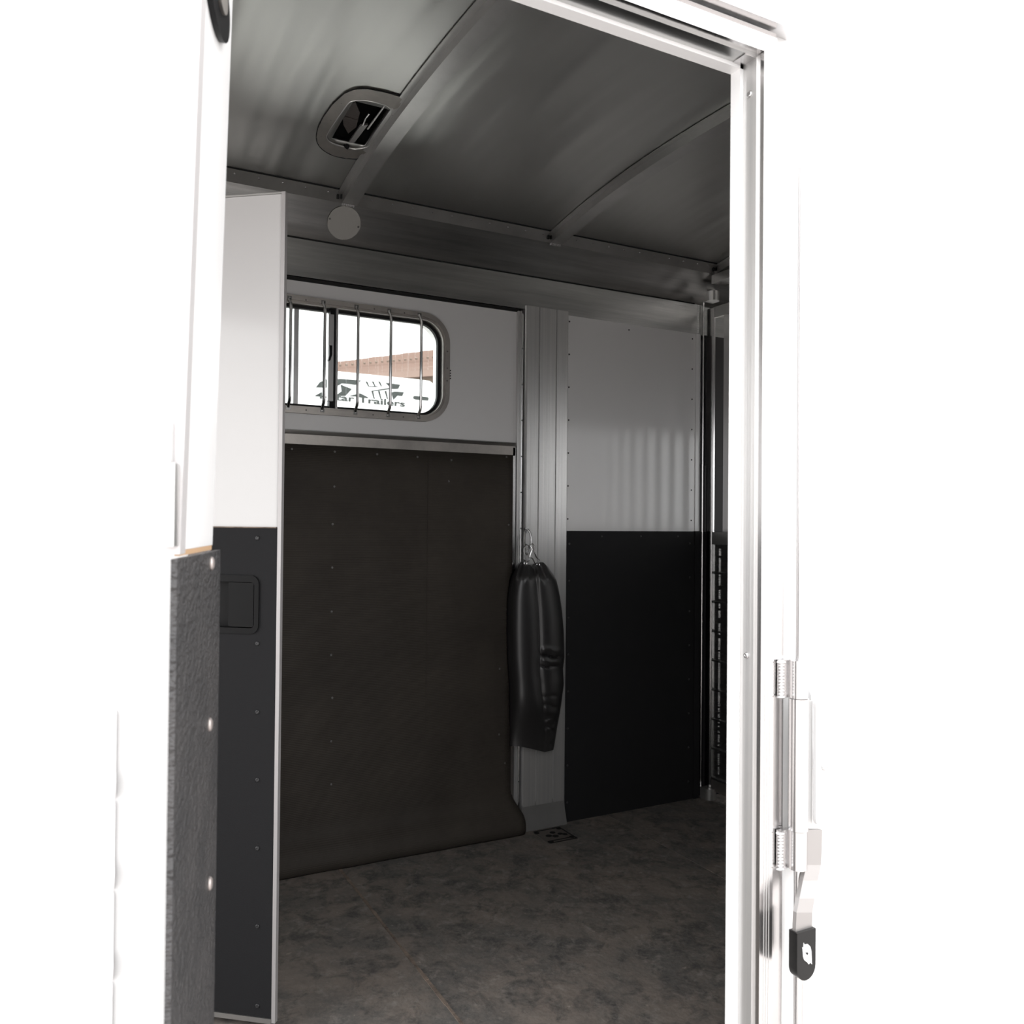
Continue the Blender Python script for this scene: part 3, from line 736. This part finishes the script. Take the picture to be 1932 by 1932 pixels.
# ------------------------------------------------------------------ hanging bag on its clips
YF = YB-.012
rg = empty('tie_ring', atY(994, 1000, YF)); tag(rg, 'bent steel tie ring bolted to the aluminium post, holding two clips', 'tie ring')
p = atY(994, 1000, YF)
b = B(); tube(b, [p + Vector((0, .004, 0)), p + Vector((0, -.004, 0))], .0125, 16); obj('eye_plate', b, 'chrome', rg, smooth=True)
b = B(); L = [(991, 1001, .000), (996, 999, -.014), (1000, 1005, -.020), (1002, 1014, -.022), (1001.5, 1024, -.024), (998, 1034, -.026), (993, 1037, -.026), (990, 1030, -.018), (989.5, 1018, -.012), (990, 1006, -.004)]
tube(b, [atY(x, y, YF+d) for x, y, d in L], .0040, 10, closed=True); obj('ring_wire', b, 'chrome', rg, smooth=True)
def clip(label, pts, y0, crosspt):
    b = B(); P = [atY(x, y, y0+d) for x, y, d in pts]
    o = None; tube(b, P, .0027, 8, closed=True); o = obj('snap_clip', b, 'chrome', smooth=True); tag(o, label, 'clip', 'clips between tie ring and bag')
    b = B(); tube(b, [atY(x, y, y0+d) for x, y, d in crosspt], .0022, 8); obj('gate', b, 'chrome', o, smooth=True)
    return o
clip('left snap clip, hanging straight from the tie ring to the black bag',
     [(989, 1034, 0), (993, 1027, 0), (998, 1030, 0), (996, 1040, .002), (991, 1043, .002), (999, 1052, 0), (998, 1058, 0), (993, 1060, 0), (988.5, 1055, 0), (989.5, 1046, 0), (988.5, 1040, 0)], YF-.030,
     [(996, 1038, 0), (993, 1042, 0), (997, 1048, 0)])
clip('right snap clip, slanting from the tie ring to the black bag',
     [(1001, 1030, 0), (1005, 1026, 0), (1008, 1031, 0), (1007.5, 1040, 0), (1012, 1051, 0), (1017.5, 1056, 0), (1016, 1063, 0), (1009, 1062, 0), (1005, 1054, 0), (999, 1051, .002), (1001, 1045, .003), (1004, 1036, 0)], YF-.036,
     [(1003, 1032, 0), (1000, 1040, .002), (998, 1046, .002)])

OUT = [(1063, 979, 1029), (1068, 977, 1034), (1075, 974.5, 1038), (1085, 970, 1045), (1095, 967, 1050), (1110, 964, 1053.5), (1130, 961.5, 1057), (1155, 960.5, 1060.5), (1190, 960, 1063.5), (1240, 961, 1065), (1262, 962.5, 1062), (1290, 964.5, 1063.7),
       (1330, 965, 1058.6), (1370, 964.6, 1051.6), (1400, 963.5, 1046), (1409, 963.5, 1044)]
def lerp_out(y):
    for (a, l0, r0), (c_, l1, r1) in zip(OUT, OUT[1:]):
        if y <= c_: t = (y-a)/(c_-a); return l0+(l1-l0)*t, r0+(r1-r0)*t
    return OUT[-1][1], OUT[-1][2]
def sm(a, b_, x): t = max(0, min(1, (x-a)/(b_-a))); return t*t*(3-2*t)
def gs(x, c_, w): return math.exp(-((x-c_)/w)**2)
b = B(); NU, NV = 72, 150; YK = YF-.010
rows = []
for j in range(NV+1):
    v = j/NV; yp = 1063 + (1409-1063)*v; l, r = lerp_out(yp)
    full = .062*(sm(0, .10, v)**.7*.75+.25)*(1-.62*sm(.72, 1.0, v))+.004
    row = []
    for i in range(NU+1):
        u = i/NU; px = l+(r-l)*u; py = yp
        py += (1-sm(0, .08, v))*(7*gs(u, .52, .16)+2*math.sin(u*26))                       # gathered mouth dips between two lobes
        py += sm(.9, 1, v)*(11*max(0, 1-abs(u-.80)/.62)**1.15-1)                     # pointed foot
        vcen = .545 - .03*sm(.25, 0, v) + .20*sm(.60, 1, v)
        uL = min(1, abs((u-vcen*.52)/(vcen*.56))); uR = min(1, abs((u-(1+vcen)/2)/((1-vcen)*.56)))
        hL = max(0, 1-uL**2.3)**.62; hR = (.86-.25*sm(.7, 1, v))*max(0, 1-uR**2.2)**.6
        m_ = 10.; h = .5*(math.log(math.exp(m_*hL)+math.exp(m_*hR)-1)/m_) + .5*max(0, 1-abs(2*u-1)**2.2)**.6
        # gathers below the mouth
        top = (1-sm(.0, .13, v))
        h += top*(.11*math.sin(u*23+.6)+.07*math.sin(u*41))
        # creases across the right lobe
        rt_ = sm(vcen-.02, vcen+.10, u)*(1-sm(.93, 1, u))
        for wc, ww, wa, sl_ in ((.470, .012, .10, .02), (.507, .006, -.26, .04), (.535, .012, .10, .03), (.562, .006, -.16, .0), (.725, .010, -.07, .0),
                          (.775, .010, -.09, .05), (.805, .012, .08, .09), (.835, .010, -.14, .12), (.862, .010, .13, -.10), (.888, .009, -.16, .14), (.915, .010, .14, -.12), (.945, .009, -.15, .14), (.968, .008, .12, -.06)):
            h += .58*rt_*wa*gs(v, wc+sl_*(u-.75)+.004*math.sin(u*24+wc*40), ww)
        h = max(h, 0)
        p = atY(px, py, YK); p.y = YK-.004 - full*h
        # keep the silhouette where the outline puts it
        q = atY(px, py, p.y); row.append(b.verts.new(q))
    rows.append(row)
back = []
for j in range(NV+1):
    back.append([b.verts.new((rows[j][i].co.x, YK, rows[j][i].co.z)) for i in range(NU+1)])
for j in range(NV):
    for i in range(NU):
        b.faces.new([rows[j][i], rows[j][i+1], rows[j+1][i+1], rows[j+1][i]]); b.faces.new([back[j][i], back[j+1][i], back[j+1][i+1], back[j][i+1]])
    for i in (0, NU): b.faces.new([rows[j][i], rows[j+1][i], back[j+1][i], back[j][i]])
for i in range(NU):
    for j in (0, NV): b.faces.new([rows[j][i], rows[j][i+1], back[j][i+1], back[j][i]])
bag = obj('hanging_bag', b, 'bag', smooth=True); tag(bag, 'long black padded vinyl bag hanging on two clips in front of the aluminium post', 'bag')
for px, py in ((991.5, 1063), (1015.5, 1065)):
    b = B(); q = atY(px, py, YF-.032); tube(b, [q + Vector((.006*math.cos(a), 0, .006*math.sin(a))) for a in [2*PI*k/12 for k in range(12)]], .0016, 6, closed=True); obj('eyelet', b, 'chrome', bag, smooth=True)

# square anchor plate set in the floor by the post
fp = empty('floor_anchor', (1.61, 2.665, 0)); tag(fp, 'square metal anchor plate with dark bolts, set in the floor below the bag', 'anchor plate')
b = B(); prism(b, [(1.548, 2.728, .0), (1.668, 2.728, .0), (1.668, 2.602, .0), (1.548, 2.602, .0)], (0, 0, .0025)); obj('plate', b, 'anchor', fp, bevel=.0008, seg=1)
for y in (2.726, 2.622, 2.604): boxo('slot', 1.552, 1.664, y-.003, y+.003, .0026, .0034, 'dark', fp)
boxo('slot', 1.66, 1.666, 2.602, 2.728, .0026, .0034, 'dark', fp)
for x, y, r in ((1.558, 2.712, .010), (1.655, 2.716, .010), (1.560, 2.614, .011), (1.655, 2.622, .011), (1.583, 2.668, .012), (1.604, 2.655, .012), (1.612, 2.690, .011), (1.632, 2.668, .010), (1.645, 2.656, .010)):
    b = B(); tube(b, [(x, y, .0026), (x, y, .0036)], r, 12); obj('bolt', b, 'dark', fp)

# ------------------------------------------------------------------ narrow outer leaf swung out beside the doorway (left)
A0 = Vector((.139, .92, 0)); A1 = Vector((.0775, .724, 0)); ld = (A1-A0).normalized(); LL = (A1-A0).length
ln = Vector((-ld.y, ld.x, 0))
if ln.x < 0: ln = -ln
def leaf_pt(a, n_, z, lean=0): v = A0 + ld*a + ln*n_; return Vector((v.x + lean*(z-1.12), v.y, z))
def leaf_box(name, a0, a1, n0, n1, z0, z1, m, par, bevel=0, lean=0):
    b = B(); lo = [leaf_pt(a, n_, z0, lean) for a, n_ in ((a0, n0), (a1, n0), (a1, n1), (a0, n1))]; hi = [leaf_pt(a, n_, z1, lean) for a, n_ in ((a0, n0), (a1, n0), (a1, n1), (a0, n1))]
    v = [b.verts.new(p) for p in lo+hi]
    for f in ((0,1,2,3), (7,6,5,4), (0,4,5,1), (1,5,6,2), (2,6,7,3), (3,7,4,0)): b.faces.new([v[i] for i in f])
    return obj(name, b, m, par, bevel=bevel)
ul = empty('door_3', A0 + ld*LL/2 + Vector((0, 0, 1.12))); ul['kind'] = 'structure'
LE = .0225
leaf_box('white_door_panel', -.002, LL-.045, -.008, -.003, 1.1235, 1.90, 'whiteout', ul, .001, LE)
leaf_box('door_edge_trim', LL-.044, LL-.038, -.009, -.002, 1.1225, 1.90, 'satin', ul, .0, LE)
leaf_box('tube_frame', LL-.038, LL-.016, -.010, .002, 1.121, 1.90, 'satin', ul, .004, LE)
leaf_box('tube_frame', LL-.0155, LL+.003, -.010, .001, 1.128, 1.195, 'alu', ul, .004)
leaf_box('seal_strip', LL-.0155, LL-.005, -.009, -.004, 1.196, 1.23, 'alu_v', ul, .002)
M['raw'] = mat('raw_plywood_edge', (.50, .33, .20), .8, 0, .2)
leaf_box('plywood_edge', -.0015, LL-.043, -.0078, -.0035, 1.1185, 1.1233, 'raw', ul, 0, LE)
ll = empty('door_4', A0 + ld*LL/2 + Vector((0, 0, -.05))); ll['kind'] = 'structure'
lk = leaf_box('black_kick_panel', -.010, LL+.004, -.001, .004, -.05, 1.118, 'pebble', ll, .0015)
for px, py in ((397.5, 1063), (394, 1367), (394, 1667), (394, 1965)):
    d = fw*FPX + R2*(px-966) + U2*(966-py); pl = leaf_pt(0, .004, 0); t = (pl-CAM).dot(ln)/d.dot(ln)
    screw(lk, CAM + d*t, ln, .0072, 'pinkscrew')
# dark rotary latch high on the leaf
def leaf_hit(px, py, n_=.0):
    d = fw*FPX + R2*(px-966) + U2*(966-py); x_ = Vector((1, 0, 0))
    k = d.dot(ln) - LE*d.z*ln.x; c_ = (CAM-A0).dot(ln) - LE*(CAM.z-1.12)*ln.x - n_
    P = CAM + d*(-c_/k); P2 = P - x_*LE*(P.z-1.12) - A0; return P2.dot(ld), P.z
la0, lz0 = leaf_hit(430, 30); la1, _ = leaf_hit(384, 30); _, lzb = leaf_hit(405, 43)
lt = empty('turn_latch', leaf_pt((la0+la1)/2, 0, lzb, LE)); tag(lt, 'dark turn latch high on the white outer leaf, cut by the top of the picture', 'latch')
ac, ra = (la0+la1)/2, (la1-la0)/2; rz = .036; zc = lzb + rz
def lring(k_, n_, m=24): return [leaf_pt(ac + ra*k_*math.cos(2*PI*k/m), n_, zc + rz*k_*math.sin(2*PI*k/m), LE) for k in range(m)]
b = B(); prism(b, lring(1, -.003), ln*.0055); obj('escutcheon', b, 'plastic', lt, bevel=.002)
b = B(); prism(b, lring(.45, .0024), ln*.003); obj('knob', b, 'alu_dull', lt, bevel=.002)

# ------------------------------------------------------------------ cam latch on the outer wall right of the doorway
def ex(px, py, Y=.925): return atY(px, py, Y)
lc = empty('door_latch', (.985, .93, .6)); tag(lc, 'bright aluminium lever latch with black rubber grip, outside right of the doorway', 'latch')
px_ = .9835
YP = .922
zT, z1_, z2_, zB = ex(1493, 1246).z, ex(1493, 1318).z, ex(1492, 1566).z, ex(1490, 1640).z
for za, zb_ in ((z1_+.001, zT), (zB, z2_-.001)):
    b = B(); tube(b, [(px_, YP, za), (px_, YP, zb_)], .0135, 20); k_ = obj('knuckle', b, 'bright', lc, smooth=True)
    boxo('knuckle_leaf', px_-.028, px_-.008, YP+.008, YP+.016, za, zb_, 'bright', lc, bevel=.001)
    w = B(); nb = 12
    for q in range(nb):
        z = za + (zb_-za)*(q+.5)/nb; s = .0052 if 0 < q < nb-1 else .0075
        bmesh.ops.create_uvsphere(w, u_segments=8, v_segments=6, radius=1, matrix=Matrix.Translation((px_-.029, YP+.007, z)) @ Matrix.Diagonal((s*1.1, s*.8, (zb_-za)/nb*.62, 1)))
    obj('weld_bead', w, 'weld', lc, smooth=True)
b = B(); tube(b, [(px_, YP, z2_), (px_, YP, z1_)], .0150, 24); obj('sleeve', b, 'bright', lc, smooth=True)
boxo('sleeve_web', px_+.010, px_+.027, YP-.002, YP+.006, z2_, z1_-.006, 'alu_v', lc, bevel=.001)
b = B(); prism(b, rrect(px_+.027, px_+.090, z2_+.002, z1_+.002, .012, 5, lambda a, z: (a, YP-.010, z)), (0, .006, 0)); pl_ = obj('mounting_plate', b, 'whiteout', lc, bevel=.001)
q = ex(1557, 1447, YP-.012); screw(pl_, (q.x, YP-.0103, q.z), (0, -1, 0), .0065, 'bright', 'rivet')
# slim rod below the lower knuckle
b = B(); tube(b, [(px_+.006, YP+.004, -.05), (px_+.006, YP+.004, zB)], .0075, 14); obj('rod', b, 'bright', lc, smooth=True)
b = B(); tube(b, [(px_+.006, YP+.004, zT), (px_+.006, YP+.004, zT+.75)], .0065, 14); obj('rod', b, 'bright', lc, smooth=True)
# lever: a bent flat bar
YLV = .902
cl = [((1530, 1566), .052), ((1528, 1640), .050), ((1518, 1690), .048), ((1513, 1730), .047), ((1513, 1772), .047)]
LV = [(1532, 1566, 29), (1531.5, 1600, 28.5), (1530.5, 1632, 28), (1524, 1662, 28), (1518, 1695, 29), (1513, 1722, 30), (1512, 1750, 30.5), (1512, 1762, 31)]
b = B(); th = .007; fr_, bk = [], []
for i, (x, y, w_) in enumerate(LV):
    yy = YLV + .012 - .018*sm(1632, 1722, y)
    l_ = atY(x+5-w_/2, y, yy); r_ = atY(x+5+w_/2, y, yy)
    fr_.append([b.verts.new(l_), b.verts.new(r_)]); bk.append([b.verts.new(l_ + Vector((0, th, 0))), b.verts.new(r_ + Vector((0, th, 0)))])
for i in range(len(LV)-1):
    b.faces.new([fr_[i][0], fr_[i][1], fr_[i+1][1], fr_[i+1][0]]); b.faces.new([bk[i][0], bk[i+1][0], bk[i+1][1], bk[i][1]])
    for s in (0, 1): b.faces.new([fr_[i][s], fr_[i+1][s], bk[i+1][s], bk[i][s]])
b.faces.new([fr_[0][0], fr_[0][1], bk[0][1], bk[0][0]]); b.faces.new([fr_[-1][0], fr_[-1][1], bk[-1][1], bk[-1][0]])
M['lever'] = mat('brushed_lever_aluminium', (.40, .385, .38), .45, .9)
lev = obj('lever', b, 'lever', lc)
g0, g1, gt_, gb_ = ex(1501, 1800, .894), ex(1536, 1800, .894), ex(1518, 1755, .894).z, ex(1518, 1848, .894).z
b = B(); rr_ = (g1.x-g0.x)/2
L = [(g0.x, gt_), (g1.x, gt_)] + [((g0.x+g1.x)/2 + rr_*math.cos(math.radians(a)), gb_+rr_ + rr_*math.sin(math.radians(a))) for a in range(0, -181, -15)]
prism(b, [(x, .891, z) for x, z in L], (0, .016, 0)); M['grip'] = mat('black_dipped_rubber', (.008, .008, .008), .32, 0, .3)
gp = obj('rubber_grip', b, 'grip', lev, bevel=.0032, seg=3)
def gpt(cx, cz): q = atY(1350 + cx/5.057, 1550 + cz/5.057, .8902); return q
logo = [(843, 1158), (848, 1176), (880, 1170), (905, 1195), (915, 1240), (918, 1340), (922, 1362), (905, 1345), (890, 1362), (878, 1345), (848, 1322), (838, 1290), (834, 1225), (829, 1205), (841, 1200)]
b = B(); prism(b, [gpt(x, z) for x, z in logo], (0, .0009, 0)); obj('emblem', b, 'sticker', lev)
b = B(); prism(b, [p_ - Vector((0, .0003, 0)) for p_ in (gpt(853, 1238), gpt(866, 1250), gpt(880, 1246), gpt(886, 1262), gpt(874, 1276), gpt(862, 1262))], (0, .0004, 0)); obj('emblem_mark', b, 'grip', lev)

# ================================================================== OUTSIDE, through the window
YT = 8.2
def T(cx, cy, Y=YT): return atY(500+cx/4.83, 500+cy/4.83, Y)      # from the enlarged detail of the window
tr = empty('white_trailer', (T(1000, 1300).x, YT+1, -.45)); tag(tr, 'white trailer with grey star graphic and lettering parked outside the far window', 'trailer')
e_r = T(1572, 1300); zt_ = T(1400, 1042).z; zl = T(560, 955).z
b = B()
outl = [T(-900, 870), T(0, 915), T(560, 958), T(1000, 1003), T(1400, 1042), T(1500, 1057), T(1545, 1090), T(1568, 1150), T(1575, 1250)]
r_end = outl[-1]
outl += [Vector((r_end.x, YT, 1.0)), Vector((r_end.x-.25, YT, .75)), Vector((outl[0].x, YT, .75))]
prism(b, outl, (0, 2.2, 0)); hull = obj('body', b, 'whiteout', tr, bevel=.05, seg=3)
zw = -.45+.33
for wx in (outl[0].x+1.2, outl[0].x+2.0):
    for wy in (YT+.12, YT+2.0):
        b = B(); tube(b, [(wx, wy-.1, zw), (wx, wy+.1, zw)], .33, 20); obj('wheel', b, 'seal', tr, smooth=False)
b = B(); box(b, outl[0].x+.2, r_end.x-.4, YT+.5, YT+1.7, -.1, .76); obj('chassis', b, 'alu_dull', tr)
def decal(pts, name='graphic'):
    b = B(); prism(b, [T(x, y, YT-.006) for x, y in pts], (0, .004, 0)); return obj(name, b, 'graphic', hull)
for shp in ([(463, 1116), (500, 1068), (560, 1042), (700, 1038), (878, 1052), (826, 1092), (775, 1085), (700, 1078), (672, 1096), (600, 1118)],
            [(690, 1090), (792, 1130), (735, 1192), (640, 1192), (700, 1150)],
            [(762, 1194), (868, 1168), (948, 1210), (860, 1200)],
            [(1098, 1072), (1232, 1090), (1216, 1128), (1150, 1120), (1132, 1106)],
            [(1150, 1162), (1180, 1152), (1266, 1158), (1252, 1194), (1208, 1190), (1172, 1228)],
            [(945, 1102), (1012, 1104), (1040, 1108), (1012, 1112), (948, 1108)],
            [(970, 1146), (1130, 1120), (1210, 1128), (1130, 1132), (985, 1152)]): decal(shp)
for x0 in (916, 974, 1032):
    decal([(x0, 1060), (x0+18, 1064), (x0+34, 1106), (x0+26, 1106)])
for x0 in (970, 1030, 1090):
    decal([(x0, 1148), (x0+16, 1148), (x0+32, 1222), (x0+22, 1218)])
decal([(1352, 1198), (1366, 1192), (1485, 1204), (1493, 1216), (1487, 1236), (1370, 1226), (1352, 1216)], 'marker_lamp')
TL, TR_ = T(458, 1212, YT-.006), T(1276, 1292, YT-.006)
hgt = (T(700, 1190).z - T(700, 1246).z)
def word(txt):
    tx = bpy.data.curves.new('lettering', 'FONT'); tx.body = txt; tx.extrude = .002; tx.offset = .018
    to = bpy.data.objects.new('lettering_src', tx); COL.objects.link(to)
    dg = bpy.context.evaluated_depsgraph_get(); dg.update()
    tm = bpy.data.meshes.new_from_object(to.evaluated_get(dg)); bpy.data.objects.remove(to); return tm
whole = word('4-Star Trailers'); wx0, wx1 = min(v.co.x for v in whole.vertices), max(v.co.x for v in whole.vertices)
first = word('4-Star'); second = word('Trailers'); sx1 = max(v.co.x for v in second.vertices)
for tm, sh in ((first, 0.), (second, wx1-sx1)):
    for v in tm.vertices:
        t = (v.co.x+sh-wx0)/(wx1-wx0); zz_ = v.co.y/.70*hgt; yy_ = v.co.z
        v.co = Vector((TL.x + (TR_.x-TL.x)*t, YT-.006-yy_, TL.z + (TR_.z-TL.z)*t + zz_))
    tm.materials.clear(); lo_ = link('lettering', tm, 'graphic', hull)

# low building with a pale clay roof behind the trailer
YH = 17.0
def H(cx, cy, Y=YH): return atY(500+cx/4.83, 500+cy/4.83, Y)
hs_ = empty('tiled_roof_building', (H(1300, 1000).x, YH+3, -.45)); tag(hs_, 'low brown building with a pale clay tiled roof far outside the window', 'building')
rA, rB = H(560, 905, YH+4), H(2100, 700, YH+4)          # ridge
eA, eB = H(560, 1010, YH), H(2100, 905, YH)
rA, rB, eA, eB = [Vector(v) for v in (rA, rB, eA, eB)]
n_course = 9; n_col = 26
for i in range(n_course):
    t0, t1 = i/n_course, (i+1)/n_course
    b = B()
    for j in range(n_col):
        s0, s1 = j/n_col, (j+1)/n_col-.0004
        lift = .015*((i*7+j*3) % 5)/5
        P = []
        for s, t, dz in ((s0, t0, .05+lift), (s1, t0, .05+lift), (s1, t1, .0), (s0, t1, .0)):
            a = eA.lerp(eB, s); c_ = rA.lerp(rB, s); v = a.lerp(c_, t); P.append(v + Vector((0, 0, dz)))
        vs = [b.verts.new(p_) for p_ in P] + [b.verts.new(p_ - Vector((0, 0, .09))) for p_ in P]
        for f in ((0,1,2,3), (7,6,5,4), (0,4,5,1), (1,5,6,2), (2,6,7,3), (3,7,4,0)): b.faces.new([vs[q] for q in f])
    co_ = obj('tile_course', b, 'tile', hs_); co_['kind'] = 'stuff'
b = B()
for i in range(30):
    for t, k0 in ((.30, 0),):
        s0 = (i+.1)/30; a = eA.lerp(eB, s0).lerp(rA.lerp(rB, s0), t); q = eA.lerp(eB, s0+.009).lerp(rA.lerp(rB, s0+.009), t)
        prism(b, [a + Vector((0, -.02, .085)), q + Vector((0, -.02, .085)), q + Vector((0, -.02, .125)), a + Vector((0, -.02, .125))], (0, .05, .02))
ds = obj('tile_dashes', b, 'stucco', hs_); ds['kind'] = 'stuff'  # dark dashes along one tile course, drawn as small boxes
b = B(); prism(b, [(eA.x-.2, YH+.1, -.45), (eB.x+.3, YH+.1, -.45), (eB.x+.3, YH+.1, eB.z-.10), (eA.x-.2, YH+.1, eA.z-.12)], (0, 3.8, 0)); obj('wall', b, 'stucco', hs_)
b = B(); prism(b, [eA + Vector((-.1, -.05, -.02)), eB + Vector((.1, -.05, -.02)), eB + Vector((.1, -.05, -.16)), eA + Vector((-.1, -.05, -.16))], (0, .15, 0)); obj('fascia_board', b, 'tile', hs_)
